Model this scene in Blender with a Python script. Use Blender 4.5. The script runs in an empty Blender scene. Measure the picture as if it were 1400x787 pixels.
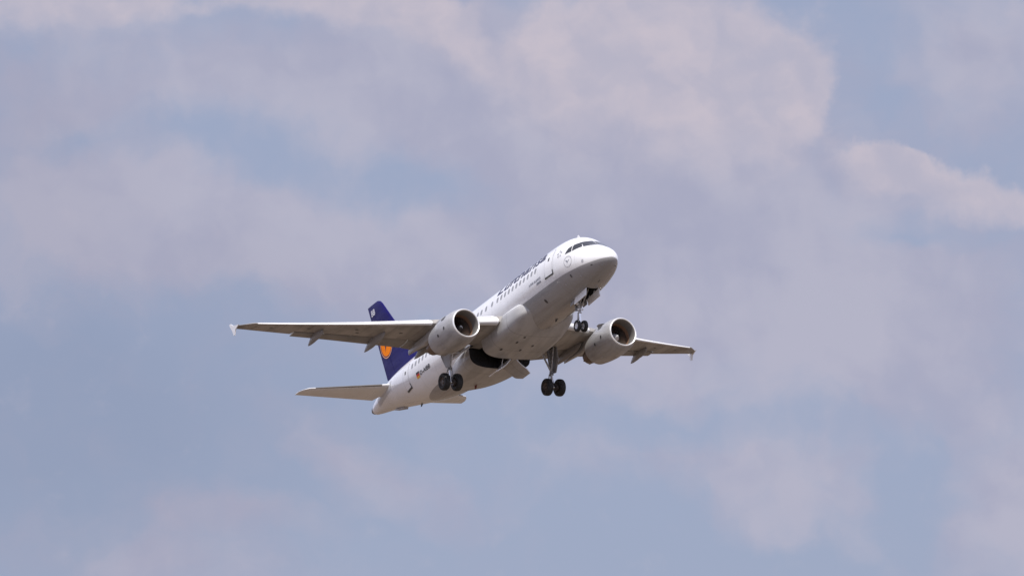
import bpy, bmesh, math, random
from mathutils import Matrix, Vector
random.seed(7)
C = bpy.context.scene.collection
SC = bpy.context.scene
PI = math.pi

# ------------------------------------------------------------------ camera, sky, sun, exposure
ELEV = math.radians(6.1)
CAM_Z = 1.7
cam_d = bpy.data.cameras.new('camera')
cam = bpy.data.objects.new('camera', cam_d)
C.objects.link(cam)
cam.location = (0, 0, CAM_Z)
cam.rotation_euler = (PI / 2 + ELEV, 0, 0)
cam_d.sensor_width = 36
cam_d.lens = 310.66
cam_d.clip_start = 1
cam_d.clip_end = 120000
SC.camera = cam

# aircraft attitude: columns are its aft, starboard and up axes seen from the camera
R_AC = Matrix(((-0.46239156, -0.87753732, -0.12697363),
               (-0.35410399, 0.05147152, 0.93378855),
               (-0.81289877, 0.47673781, -0.33453946)))
T_AC = Vector((-1.05167, -2.93869, -582.54794))
M_CAM = Matrix(((1, 0, 0), (0, -math.sin(ELEV), -math.cos(ELEV)), (0, math.cos(ELEV), -math.sin(ELEV))))
R_W = M_CAM @ R_AC
BASE = Vector((16, 0, -4.2))
def to_world(p):
    return R_W @ (Vector(p) - Vector((16, 0, 0))) + M_CAM @ T_AC + Vector((0, 0, CAM_Z))

SUN_AC = Vector((-0.69, 0.19, 0.69)).normalized()          # towards the sun, in the aircraft's axes
SUN_W = (R_W @ SUN_AC).normalized()
sun_el = math.asin(SUN_W.z)
sun_az = math.atan2(SUN_W.x, SUN_W.y)
sun_d = bpy.data.lights.new('sun', 'SUN')
sun_d.energy = 4.8
sun_d.angle = math.radians(0.53)
sun_d.color = (1.0, 0.95, 0.88)
sun = bpy.data.objects.new('sun', sun_d)
C.objects.link(sun)
sun.rotation_euler = SUN_W.to_track_quat('Z', 'Y').to_euler()
sun.location = (0, 0, 300)

SC.view_settings.view_transform = 'Standard'
SC.view_settings.look = 'None'
SC.view_settings.gamma = 1
SC.view_settings.exposure = 0
SC.view_settings.use_curve_mapping = False

world = bpy.data.worlds.new('World')
SC.world = world
world.use_nodes = True
wt = world.node_tree
wt.nodes.clear()
SKY_STRENGTH = 0.1

class G:
    """small helper to write node graphs"""
    def __init__(s, t): s.t = t
    def n(s, typ, **kw):
        x = s.t.nodes.new(typ)
        for k, v in kw.items(): setattr(x, k, v)
        return x
    def put(s, sock, v):
        if hasattr(v, 'is_output'): s.t.links.new(v, sock)
        elif v is not None: sock.default_value = v
    def m(s, op, a, b=None, c=None, clamp=False):
        x = s.n('ShaderNodeMath', operation=op, use_clamp=clamp)
        s.put(x.inputs[0], a)
        if b is not None: s.put(x.inputs[1], b)
        if c is not None: s.put(x.inputs[2], c)
        return x.outputs[0]
    def vm(s, op, a, b=None, scale=None):
        x = s.n('ShaderNodeVectorMath', operation=op)
        s.put(x.inputs[0], a)
        if b is not None: s.put(x.inputs[1], b)
        if scale is not None: s.put(x.inputs['Scale'], scale)
        return x.outputs[0]
    def sep(s, v):
        x = s.n('ShaderNodeSeparateXYZ'); s.put(x.inputs[0], v); return x.outputs
    def comb(s, a, b, c):
        x = s.n('ShaderNodeCombineXYZ')
        for k, v in enumerate((a, b, c)): s.put(x.inputs[k], v)
        return x.outputs[0]
    def noise(s, v, scale, detail=4, rough=0.5, color=False):
        x = s.n('ShaderNodeTexNoise')
        s.put(x.inputs['Vector'], v)
        x.inputs['Scale'].default_value = scale
        x.inputs['Detail'].default_value = detail
        x.inputs['Roughness'].default_value = rough
        return x.outputs['Color' if color else 'Fac']
    def ss(s, v, a, b, lo=0.0, hi=1.0):
        x = s.n('ShaderNodeMapRange', interpolation_type='SMOOTHSTEP')
        s.put(x.inputs[0], v)
        for k, q in enumerate((a, b, lo, hi)): s.put(x.inputs[k + 1], q)
        return x.outputs[0]
    def mix(s, f, a, b, mode='MIX'):
        x = s.n('ShaderNodeMix', data_type='RGBA', blend_type=mode)
        s.put(x.inputs[0], f)
        s.put(x.inputs[6], a if hasattr(a, 'is_output') else (*a, 1))
        s.put(x.inputs[7], b if hasattr(b, 'is_output') else (*b, 1))
        return x.outputs[2]

def srgb(r, g, b):
    f = lambda c: (c / 255 / 12.92) if c / 255 < 0.04045 else ((c / 255 + 0.055) / 1.055) ** 2.4
    return (f(r), f(g), f(b))

g = G(wt)
sky = g.n('ShaderNodeTexSky', sky_type='NISHITA')
sky.sun_disc = False
sky.sun_elevation = sun_el
sky.sun_rotation = sun_az
sky.air_density = 1.0
sky.dust_density = 1.2
sky.ozone_density = 1.5
tc = g.n('ShaderNodeTexCoord')
dirv = g.vm('NORMALIZE', tc.outputs['Generated'])
dx, dy, dz = g.sep(dirv)
ANG = 12081 / 100.0                         # one cloud unit = about half a degree
az = g.m('MULTIPLY', g.m('ARCTAN2', dx, dy), ANG)
el = g.m('MULTIPLY', g.m('SUBTRACT', g.m('ARCSINE', dz), ELEV), ANG)
P0 = g.comb(az, el, 0.0)
# domain warp so that no cloud has a plain outline
w1 = g.noise(P0, 0.55, 3, 0.5, True)
w2 = g.noise(P0, 1.9, 5, 0.55, True)
c1w = g.vm('SUBTRACT', w1, (0.5, 0.5, 0.5))
c2w = g.vm('SUBTRACT', w2, (0.5, 0.5, 0.5))
Pw = g.vm('MULTIPLY', g.vm('ADD', P0, g.vm('ADD', g.vm('SCALE', c1w, scale=1.3), g.vm('SCALE', c2w, scale=0.5))), (1, 1, 0))
Pc = g.vm('MULTIPLY', g.vm('ADD', P0, g.vm('ADD', g.vm('SCALE', c1w, scale=0.35), g.vm('SCALE', c2w, scale=0.55))), (1, 1, 0))

def blobs(lst, vec):
    """sum of soft elliptic puffs: (az, el, radius az, radius el, tilt, weight), photo-sized units"""
    tot = None
    for (u, v, ru, rv, rot, wgt) in lst:
        mp = g.n('ShaderNodeMapping', vector_type='TEXTURE')
        g.put(mp.inputs[0], vec)
        mp.inputs['Location'].default_value = (u, v, 0)
        mp.inputs['Rotation'].default_value = (0, 0, math.radians(rot))
        mp.inputs['Scale'].default_value = (ru, rv, 1)
        gr = g.n('ShaderNodeTexGradient', gradient_type='SPHERICAL')
        g.put(gr.inputs[0], mp.outputs[0])
        k = g.m('MULTIPLY', gr.outputs['Fac'], wgt)
        tot = k if tot is None else g.m('ADD', tot, k)
    return tot
def U(px, py): return ((px - 700) / 100, (393.5 - py) / 100)
def B(px, py, rx, ry, rot, w): return (*U(px, py), rx / 100, ry / 100, rot, w)

veil = blobs([
    B(60, 150, 330, 220, 0, 1.0), B(430, 100, 380, 170, 4, 1.0), B(680, 150, 380, 180, 0, 1.0),
    B(900, 190, 420, 260, -12, 1.1), B(260, 300, 300, 120, -4, 1.25), B(60, 340, 260, 140, 0, 0.7), B(420, 330, 280, 110, -8, 0.7),
    B(680, 330, 420, 130, 0, 0.75), B(1060, 330, 420, 190, 6, 0.9), B(1020, 470, 460, 180, 0, 1.1),
    B(1320, 430, 280, 240, 0, 0.85), B(1340, 90, 260, 160, 10, 1.25),
    B(1080, 655, 190, 115, -8, 1.15), B(1390, 700, 170, 190, 0, 1.2),
    B(230, 765, 260, 100, -8, 0.95), B(500, 635, 230, 62, -30, 0.8), B(330, 700, 190, 42, -12, 0.85),
    B(780, 620, 320, 130, 8, 0.35), B(520, 420, 300, 110, 0, 0.45),
], Pw)
gaps = blobs([B(300, 195, 210, 62, -8, 0.85), B(540, 255, 250, 48, -3, 0.75), B(860, 300, 150, 60, 0, 0.3), B(1240, 312, 160, 30, -4, 0.9), B(960, 578, 360, 42, -3, 0.75), B(1245, 660, 60, 100, 0, 0.6), B(840, 720, 150, 80, 0, 0.5), B(1040, 770, 200, 50, 0, 0.5), B(1200, 170, 90, 60, -30, 0.5),
              B(110, 185, 70, 45, 0, 0.45), B(1240, 140, 180, 110, -60, 0.35)], Pw)
holes = blobs([B(690, 20, 55, 85, -12, 1.1), B(590, -20, 60, 40, 0, 0.8), B(1260, 110, 130, 100, -35, 0.9), B(1330, 200, 150, 36, -14, 0.5), B(1180, 160, 60, 60, 0, 1.0), B(1120, 235, 40, 36, 0, 0.5), B(250, 60, 120, 40, 20, 0.5)], Pc)
cum = blobs([
    B(900, 110, 300, 190, -10, 1.3), B(1010, 115, 170, 130, -20, 0.8), B(1075, 140, 100, 110, -15, 0.9), B(1050, 80, 90, 60, -25, 0.5),
    B(760, 90, 170, 120, -10, 0.8), B(620, 45, 130, 60, -25, 0.9), B(470, 0, 210, 55, -8, 1.1),
    B(100, 10, 290, 65, 0, 1.1), B(900, 10, 130, 70, -20, 0.8),
    B(1205, 234, 105, 46, -4, 1.45), B(1320, 266, 170, 44, -17, 1.4),
], Pc)
softz = g.m('MINIMUM', blobs([B(760, 215, 400, 130, -6, 2.0), B(1040, 260, 160, 70, -6, 2.0), B(430, 95, 350, 85, -6, 2.0), B(130, 75, 300, 60, 0, 2.0), B(1250, 290, 240, 62, -15, 2.0), B(1130, 245, 60, 60, 0, 1.5), B(1010, 215, 160, 60, 20, 1.5)], Pc), 1.0)
fb = g.noise(Pw, 1.1, 7, 0.55)
fb2 = g.noise(P0, 1.7, 8, 0.56)
away = g.ss(g.m('ADD', g.m('ABSOLUTE', az), g.m('ABSOLUTE', el)), 12.0, 40.0)   # cloud cover over the rest of the sky
d_veil = g.m('ADD', g.m('SUBTRACT', veil, gaps), g.m('MULTIPLY', g.m('SUBTRACT', fb, 0.5), 1.35))
d_veil = g.m('ADD', d_veil, g.m('MULTIPLY', away, 0.6))
m_veil = g.ss(d_veil, -0.12, 1.08)
d_cum = g.m('SUBTRACT', g.m('ADD', cum, g.m('MULTIPLY', g.m('SUBTRACT', fb2, 0.5), 1.1)), holes)
hard = g.ss(d_cum, 0.06, 0.86)
soft = g.ss(d_cum, 0.10, 1.5)
m_cum = g.m('MULTIPLY', g.m('ADD', g.m('MULTIPLY', hard, g.m('SUBTRACT', 1.0, softz)), g.m('MULTIPLY', soft, softz)), 0.84)
# lumps catch the sun on their upper right sides
eb0 = g.noise(Pc, 0.9, 6, 0.5)
eb1 = g.noise(g.vm('ADD', Pc, (0.16, 0.24, 0.0)), 0.9, 6, 0.5)
emboss = g.m('MULTIPLY', g.m('SUBTRACT', eb0, eb1), 3.6)
lumn = g.m('ADD', g.m('MULTIPLY', g.m('SUBTRACT', fb, 0.5), -1.2), emboss)
lum = g.ss(g.m('SUBTRACT', lumn, g.m('MULTIPLY', d_cum, 0.35)), -1.1, 0.5)

def px(r, gg, b): return tuple(c / SKY_STRENGTH for c in srgb(r, gg, b))
low = blobs([B(60, 560, 560, 330, 0, 1.3), B(40, 180, 220, 200, 0, 0.6)], Pw)
clear_c = g.mix(g.m('MINIMUM', low, 1.0), px(156, 166, 195), px(144, 154, 184))
sky_c = g.mix(0.88, sky.outputs[0], clear_c)                      # clear air, thick with haze near the horizon
dull = g.noise(P0, 0.35, 3, 0.5)
veil_c = g.mix(g.ss(g.m('ADD', dull, g.m('MULTIPLY', emboss, 0.14)), 0.35, 0.65), px(168, 170, 193), px(180, 180, 199))
veil_c = g.mix(g.m('MINIMUM', g.m('MULTIPLY', low, 0.6), 0.7), veil_c, px(160, 159, 180))
cum_c = g.mix(lum, px(184, 181, 198), px(204, 194, 204))
c1 = g.mix(m_veil, sky_c, veil_c)
c2 = g.mix(m_cum, c1, cum_c)
# cloud out of frame is brightened, added as fill light on the fuselage sides
c2 = g.vm('SCALE', c2, scale=g.m('ADD', 1.0, g.m('MULTIPLY', g.m('MULTIPLY', away, m_veil), 1.1)))
bg = g.n('ShaderNodeBackground')
g.put(bg.inputs[0], c2)
bg.inputs[1].default_value = SKY_STRENGTH
wo = g.n('ShaderNodeOutputWorld')
wt.links.new(bg.outputs[0], wo.inputs[0])

# ------------------------------------------------------------------ materials
def mat(name, col, rough=0.4, metal=0.0, spec=0.5, dirt=0.06, dscale=1.5, stretch=(0.25, 1, 1), coat=0.0, fn=None, panels=0.0, span=0.0):
    m = bpy.data.materials.new(name)
    m.use_nodes = True
    t = m.node_tree
    q = G(t)
    b = t.nodes['Principled BSDF']
    co = q.n('ShaderNodeTexCoord').outputs['Object']
    base = fn(q, co) if fn else None
    if base is None:
        rgb = q.n('ShaderNodeRGB'); rgb.outputs[0].default_value = (*col, 1); base = rgb.outputs[0]
    st = q.vm('MULTIPLY', co, stretch)
    n1 = q.noise(st, dscale, 6, 0.62)
    n2 = q.noise(co, 0.45, 3, 0.5)
    f = q.m('ADD', q.m('MULTIPLY', n1, 0.65), q.m('MULTIPLY', n2, 0.35))
    d = q.ss(f, 0.38, 0.66, 1.0, 1.0 - dirt)
    if panels:
        x, y, z = q.sep(co)
        lx = q.m('LESS_THAN', q.m('FRACT', q.m('MULTIPLY', x, 0.47)), 0.02)
        d = q.m('MULTIPLY', d, q.m('SUBTRACT', 1.0, q.m('MULTIPLY', lx, panels)))
    if span:
        x, y, z = q.sep(co)
        ly = q.m('LESS_THAN', q.m('FRACT', q.m('MULTIPLY', y, 0.62)), 0.03)
        d = q.m('MULTIPLY', d, q.m('SUBTRACT', 1.0, q.m('MULTIPLY', ly, span)))
    outc = q.vm('SCALE', base, scale=d)
    t.links.new(outc, b.inputs['Base Color'])
    q.put(b.inputs['Roughness'], q.ss(n1, 0.3, 0.7, rough * 0.85, min(1, rough * 1.2)))
    b.inputs['Metallic'].default_value = metal
    b.inputs['Specular IOR Level'].default_value = spec
    b.inputs['Coat Weight'].default_value = coat
    return m

WHITE = (0.80, 0.80, 0.80)
BELLY = (0.33, 0.33, 0.335)
def fuselage_paint(q, co):
    x, y, z = q.sep(co)
    line = q.ss(x, 17.0, 20.8, -0.77, -1.42)
    below = q.ss(q.m('SUBTRACT', z, line), -0.012, 0.012, 1.0, 0.0)
    ex = q.m('POWER', q.m('DIVIDE', q.m('MAXIMUM', q.m('SUBTRACT', x, 20.0), 0.0), 5.75), 2.0)
    ey = q.m('POWER', q.m('DIVIDE', y, 1.9), 2.0)
    inside = q.ss(q.m('ADD', ex, ey), 0.985, 1.015, 1.0, 0.0)
    inside = q.m('MAXIMUM', inside, q.m('LESS_THAN', x, 20.0))
    k = q.m('MULTIPLY', below, inside)
    c = q.mix(k, WHITE, BELLY)
    # oil and water runs along the keel
    st = q.noise(q.vm('MULTIPLY', co, (0.12, 2.2, 1.2)), 1.6, 5, 0.6)
    keel = q.m('MULTIPLY', q.ss(z, -1.1, -1.9), q.ss(st, 0.45, 0.72))
    return q.mix(q.m('MULTIPLY', keel, 0.45), c, (0.16, 0.13, 0.10))
M = {}
M['fuselage'] = mat('fuselage_paint', WHITE, 0.25, fn=fuselage_paint, dirt=0.10, coat=0.5, panels=0.12)
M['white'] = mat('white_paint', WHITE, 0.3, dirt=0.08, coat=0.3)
M['belly'] = mat('belly_grey_paint', BELLY, 0.38, dirt=0.22, panels=0.3)
def fairing_paint(q, co):
    x, y, z = q.sep(co)
    return q.mix(q.ss(z, -.74, -.71), (0.45, 0.445, 0.44), WHITE)
M['fairing'] = mat('fairing_paint', WHITE, 0.36, dirt=0.3, panels=0.35, fn=fairing_paint)
M['wing'] = mat('wing_grey_paint', (0.38, 0.36, 0.34), 0.42, dirt=0.4, stretch=(0.35, 1.2, 1), dscale=1.3, panels=0.3, span=0.3)
M['flap'] = mat('flap_grey_paint', (0.29, 0.275, 0.26), 0.45, dirt=0.3, stretch=(0.6, 0.6, 1), dscale=1.1)
M['slat'] = mat('slat_paint', (0.74, 0.74, 0.74), 0.35, dirt=0.06)
M['canoe'] = mat('track_fairing_paint', (0.27, 0.26, 0.25), 0.4, dirt=0.2)
M['nacelle'] = mat('nacelle_paint', (0.39, 0.388, 0.39), 0.33, dirt=0.35, coat=0.2, stretch=(.3, 1.4, 1.4))
M['lip'] = mat('polished_lip', (0.80, 0.79, 0.78), 0.32, metal=0.55, dirt=0.05)
M['duct'] = mat('inlet_duct', (0.20, 0.19, 0.18), 0.5, dirt=0.1)
M['fancase'] = mat('fan_case_liner', (0.34, 0.21, 0.14), 0.5, dirt=0.2)
M['blade'] = mat('titanium_blade', (0.20, 0.17, 0.15), 0.35, metal=0.7, dirt=0.1)
M['black'] = mat('black_void', (0.012, 0.012, 0.013), 0.7, dirt=0.3)
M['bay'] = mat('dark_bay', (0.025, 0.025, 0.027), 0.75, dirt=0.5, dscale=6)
M['exhaust'] = mat('hot_metal', (0.16, 0.11, 0.08), 0.4, metal=0.7, dirt=0.35)
M['blue'] = mat('tail_blue_paint', (0.007, 0.004, 0.10), 0.42, spec=0.16, dirt=0.25)
M['orange'] = mat('emblem_orange', (1.0, 0.25, 0.0), 0.55, spec=0.15, dirt=0.05)
M['emblem_ring'] = mat('emblem_ring', (0.80, 0.36, 0.14), 0.35, dirt=0.05)
M['navy'] = mat('lettering_navy', (0.007, 0.006, 0.055), 0.35, dirt=0.05)
M['ink'] = mat('lettering_black', (0.02, 0.02, 0.025), 0.4, dirt=0.05)
M['greymark'] = mat('lettering_grey', (0.20, 0.21, 0.25), 0.4, dirt=0.05)
M['white_mark'] = mat('lettering_white', (0.75, 0.75, 0.78), 0.4, dirt=0.03)
M['red'] = mat('flag_red', (0.62, 0.03, 0.015), 0.4, dirt=0.03)
M['gold'] = mat('flag_gold', (0.85, 0.45, 0.04), 0.4, dirt=0.03)
M['glass'] = mat('window_glass', (0.03, 0.032, 0.036), 0.12, dirt=0.1)
M['cabinglass'] = mat('cabin_window_glass', (0.27, 0.275, 0.29), 0.2, dirt=0.1)
M['frame'] = mat('window_frame', (0.55, 0.55, 0.56), 0.4, dirt=0.05)
M['sill'] = mat('door_sill', (0.05, 0.05, 0.05), 0.5, dirt=0.1)
M['seam'] = mat('seam_grey', (0.42, 0.42, 0.44), 0.5, dirt=0.05)
M['tyre'] = mat('tyre_rubber', (0.018, 0.017, 0.017), 0.75, dirt=0.4, dscale=6, stretch=(1, 1, 1))
M['rim'] = mat('wheel_rim', (0.62, 0.62, 0.62), 0.4, metal=0.2, dirt=0.25, dscale=8)
M['strut'] = mat('strut_paint', (0.50, 0.50, 0.50), 0.38, dirt=0.6, dscale=6, stretch=(1, 1, 1))
M['gearleg'] = mat('gear_leg_paint', (0.32, 0.32, 0.32), 0.38, dirt=0.6, dscale=6, stretch=(1, 1, 1))
M['chrome'] = mat('chrome', (0.8, 0.8, 0.8), 0.15, metal=1.0, dirt=0.05)
M['bare'] = mat('bare_metal', (0.30, 0.29, 0.28), 0.35, metal=0.8, dirt=0.2)
M['edge'] = mat('dark_reflection_paint', (0.10, 0.085, 0.075), 0.5, dirt=0.2)  # dark colour painted in for the reflection in a bare metal edge
M['brake'] = mat('brake_metal', (0.10, 0.08, 0.07), 0.5, metal=0.5, dirt=0.3)
M['lamp'] = mat('lamp_lens', (0.85, 0.85, 0.83), 0.12, dirt=0.02)
M['redbrown'] = mat('red_antenna', (0.16, 0.03, 0.02), 0.5, dirt=0.1)

# ------------------------------------------------------------------ ground (far below the frame, it throws warm light up at the belly)
def ground_fn(q, co):
    n = q.noise(co, 0.012, 6, 0.6)
    n2 = q.noise(co, 0.0016, 4, 0.6)
    a = q.mix(q.ss(n, 0.35, 0.65), (0.130, 0.092, 0.067), (0.172, 0.123, 0.09))
    return q.mix(q.ss(n2, 0.4, 0.65), a, (0.09, 0.075, 0.053))
mg = mat('dry_grass_ground', (0.3, 0.25, 0.2), 0.95, spec=0.1, dirt=0.15, dscale=0.05, stretch=(1, 1, 1), fn=ground_fn)
me = bpy.data.meshes.new('ground')
vs, fs, rings = [], [], [0, 200, 600, 1500, 4000, 10000, 25000, 60000]
vs.append((0, 0, 0))
for r in rings[1:]:
    for k in range(48): vs.append((r * math.cos(2 * PI * k / 48), r * math.sin(2 * PI * k / 48), 0))
for k in range(48): fs.append((0, 1 + k, 1 + (k + 1) % 48))
for i in range(len(rings) - 2):
    for k in range(48):
        a = 1 + i * 48; b = a + 48; k2 = (k + 1) % 48
        fs.append((a + k, b + k, b + k2, a + k2))
me.from_pydata(vs, [], fs); me.materials.append(mg)
ground = bpy.data.objects.new('ground', me)
C.objects.link(ground)
ground['kind'] = 'structure'

# ------------------------------------------------------------------ mesh helpers (aircraft axes: x aft of the nose, y starboard, z up)
root = bpy.data.objects.new('airliner', None)
C.objects.link(root)
root.empty_display_size = 2
root.matrix_world = Matrix.Translation(to_world(BASE)) @ R_W.to_4x4()
root['label'] = 'white twin-engine jet airliner with blue tail fin climbing with its landing gear down'
root['category'] = 'airplane'

class MB:
    def __init__(s): s.v, s.f, s.mi = [], [], []
    def grid(s, rows, close=False, mi=0, caps=(False, False)):
        """rows of equal length -> quads; close joins the last column to the first"""
        o = len(s.v); n = len(rows[0])
        for r in rows: s.v += [tuple(p) for p in r]
        for i in range(len(rows) - 1):
            for j in range(n if close else n - 1):
                a = o + i * n + j; b = o + i * n + (j + 1) % n
                s.f.append((a, b, b + n, a + n)); s.mi.append(mi)
        if caps[0]: s.f.append(tuple(range(o + n - 1, o - 1, -1))); s.mi.append(mi)
        if caps[1]:
            e = o + (len(rows) - 1) * n
            s.f.append(tuple(range(e, e + n))); s.mi.append(mi)
        return s
    def lathe(s, prof, c, axis='x', n=48, mi=0, tilt=0.0):
        rows = []
        for (t, r) in prof:
            row = []
            for k in range(n):
                a = 2 * PI * k / n
                if axis == 'x': p = Vector((t, r * math.cos(a), r * math.sin(a)))
                elif axis == 'y': p = Vector((r * math.cos(a), t, r * math.sin(a)))
                else: p = Vector((r * math.cos(a), r * math.sin(a), t))
                row.append(p + Vector(c))
            rows.append(row)
        return s.grid(rows, True, mi)
    def tube(s, a, b, r0, r1=None, n=12, mi=0):
        a, b = Vector(a), Vector(b); r1 = r0 if r1 is None else r1
        d = (b - a).normalized()
        e1 = d.orthogonal().normalized(); e2 = d.cross(e1)
        rows = [[p + (e1 * math.cos(2 * PI * k / n) + e2 * math.sin(2 * PI * k / n)) * r for k in range(n)] for p, r in ((a, r0), (b, r1))]
        return s.grid(rows, True, mi, (True, True))
    def prism(s, poly, off, mi=0):
        """closed polygon extruded by vector off"""
        o = len(s.v); n = len(poly); off = Vector(off)
        s.v += [tuple(Vector(p)) for p in poly] + [tuple(Vector(p) + off) for p in poly]
        s.f.append(tuple(range(o + n - 1, o - 1, -1))); s.mi.append(mi)
        s.f.append(tuple(range(o + n, o + 2 * n))); s.mi.append(mi)
        for k in range(n):
            k2 = (k + 1) % n
            s.f.append((o + k, o + k2, o + n + k2, o + n + k)); s.mi.append(mi)
        return s
    def poly(s, pts, mi=0):
        o = len(s.v); s.v += [tuple(p) for p in pts]
        s.f.append(tuple(range(o, o + len(pts)))); s.mi.append(mi); return s
    def box(s, lo, hi, mi=0):
        x0, y0, z0 = lo; x1, y1, z1 = hi
        return s.prism([(x0, y0, z0), (x1, y0, z0), (x1, y1, z0), (x0, y1, z0)], (0, 0, z1 - z0), mi)
    def mesh(s, name, mats, smooth=True, angle=38):
        me = bpy.data.meshes.new(name)
        me.from_pydata(s.v, [], s.f)
        for m in mats: me.materials.append(m)
        me.polygons.foreach_set('material_index', s.mi)
        bm = bmesh.new(); bm.from_mesh(me)
        bmesh.ops.remove_doubles(bm, verts=bm.verts, dist=1e-5)
        bmesh.ops.recalc_face_normals(bm, faces=bm.faces)
        bm.to_mesh(me); bm.free()
        if smooth:
            me.polygons.foreach_set('use_smooth', [True] * len(me.polygons))
            me.set_sharp_from_angle(angle=math.radians(angle))
        me.update()
        return me
    def build(s, name, mats, parent, smooth=True, angle=38):
        if not isinstance(mats, (list, tuple)): mats = [mats]
        return link(name, s.mesh(name, mats, smooth, angle), parent)
def link(name, me, parent):
    o = bpy.data.objects.new(name, me)
    C.objects.link(o)
    o.parent = parent
    if parent is root: o.location = -BASE
    return o

def boolean_cut(me, boxes, m):
    """cut real recesses into a mesh"""
    a = bpy.data.objects.new('cut_target', me); C.objects.link(a)
    tmp = []
    for lo, hi in boxes:
        bme = MB().box(lo, hi).mesh('cutter', [m], False)
        b = bpy.data.objects.new('cutter', bme); C.objects.link(b); tmp.append(b)
        md = a.modifiers.new('cut', 'BOOLEAN'); md.operation = 'DIFFERENCE'; md.object = b; md.solver = 'EXACT'
        md.material_mode = 'TRANSFER'
    dg = bpy.context.evaluated_depsgraph_get(); dg.update()
    out = bpy.data.meshes.new_from_object(a.evaluated_get(dg))
    for b in tmp: bpy.data.objects.remove(b)
    bpy.data.objects.remove(a)
    out.set_sharp_from_angle(angle=math.radians(38))
    return out

# ------------------------------------------------------------------ fuselage
ST = [
 [0.00,-.67,-.67,.0,-.67],[0.04,-.50,-.83,.19,-.67],[0.15,-.31,-.98,.38,-.65],[0.35,-.08,-1.12,.60,-.62],
 [0.65,.15,-1.26,.83,-.56],[1.00,.37,-1.39,1.04,-.49],[1.40,.60,-1.51,1.25,-.41],[1.75,.84,-1.60,1.40,-.34],
 [2.15,1.17,-1.69,1.54,-.27],[2.60,1.51,-1.77,1.67,-.20],[3.10,1.77,-1.85,1.78,-.14],[3.70,1.94,-1.92,1.87,-.08],
 [4.50,2.04,-1.99,1.93,-.03],[5.40,2.08,-2.04,1.965,0],[6.40,2.09,-2.07,1.975,0],[8.0,2.08,-2.07,1.975,0],[21.0,2.07,-2.07,1.975,0],
 [22.5,2.07,-1.95,1.965,.02],[24.0,2.07,-1.69,1.92,.10],[25.5,2.06,-1.35,1.82,.22],[27.0,2.04,-.97,1.65,.38],
 [28.5,1.99,-.58,1.42,.56],[30.0,1.86,-.19,1.12,.72],[31.5,1.66,.16,.78,.84],[32.7,1.42,.40,.48,.88],
 [33.3,1.24,.55,.30,.88],[33.6,1.08,.70,.16,.88]]
QX = [math.sqrt(s[0]) for s in ST]
def pchip(xs, ys):
    n = len(xs); h = [xs[i+1]-xs[i] for i in range(n-1)]; d = [(ys[i+1]-ys[i])/h[i] for i in range(n-1)]
    m = [0.0]*n
    for i in range(1, n-1):
        if d[i-1]*d[i] > 0:
            w1 = 2*h[i]+h[i-1]; w2 = h[i]+2*h[i-1]; m[i] = (w1+w2)/(w1/d[i-1]+w2/d[i])
    m[0] = d[0]; m[-1] = d[-1]
    def f(x):
        i = 0
        while i < n-2 and x > xs[i+1]: i += 1
        t = (x-xs[i])/h[i]
        return ys[i]*(1+2*t)*(1-t)**2+m[i]*h[i]*t*(1-t)**2+ys[i+1]*t*t*(3-2*t)+m[i+1]*h[i]*t*t*(t-1)
    return f
FS = [pchip(QX, [s[k] for s in ST]) for k in (1, 2, 3, 4)]
def sec(x):
    q = math.sqrt(max(x, 0)); return [f(q) for f in FS]
def fpt(x, th):
    zt, zb, w, zm = sec(x); c, s = math.cos(th), math.sin(th)
    return Vector((x, w*c, zm+((zt-zm) if s > 0 else (zm-zb))*s))
def fF(p):
    zt, zb, w, zm = sec(min(max(p.x, 1e-4), 33.59)); h = (zt-zm) if p.z > zm else (zm-zb)
    return (p.y/max(w, 1e-4))**2+((p.z-zm)/max(h, 1e-4))**2-1
def fnormal(p):
    e = 0.01
    n = Vector([(fF(p+d)-fF(p-d)) for d in (Vector((e, 0, 0)), Vector((0, e, 0)), Vector((0, 0, e)))])
    return n.normalized()
def side(x, z, sg=1, off=0.012):
    zt, zb, w, zm = sec(x); h = (zt-zm) if z > zm else (zm-zb)
    p = Vector((x, sg*w*math.sqrt(max(1-((z-zm)/h)**2, 0)), z))
    return p+fnormal(p)*off
def front(y, z, off=0.012):
    lo, hi = 0.01, 6.0
    for _ in range(40):
        m = (lo+hi)/2
        if fF(Vector((m, y, z))) > 0: lo = m
        else: hi = m
    p = Vector((hi, y, z)); return p+fnormal(p)*off
def arc(x, z0, v, sg=1, off=0.012):
    """start at height z0 on the side and go v metres up along the skin"""
    zt, zb, w, zm = sec(x); h = (zt-zm) if z0 > zm else (zm-zb)
    th = math.asin(max(-1, min(1, (z0-zm)/h)))+v/2.02
    p = fpt(x, th); p = p+fnormal(p)*off
    return Vector((p.x, sg*p.y, p.z))
def patch(mb, fn, quad, n=5, mi=0):
    (a, b, c, d) = [Vector((*q, 0)) for q in quad]
    rows = []
    for i in range(n+1):
        t = i/n; l = a.lerp(d, t); r = b.lerp(c, t)
        rows.append([fn(*(l.lerp(r, j/n)).xy) for j in range(n+1)])
    return mb.grid(rows, mi=mi)

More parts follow.
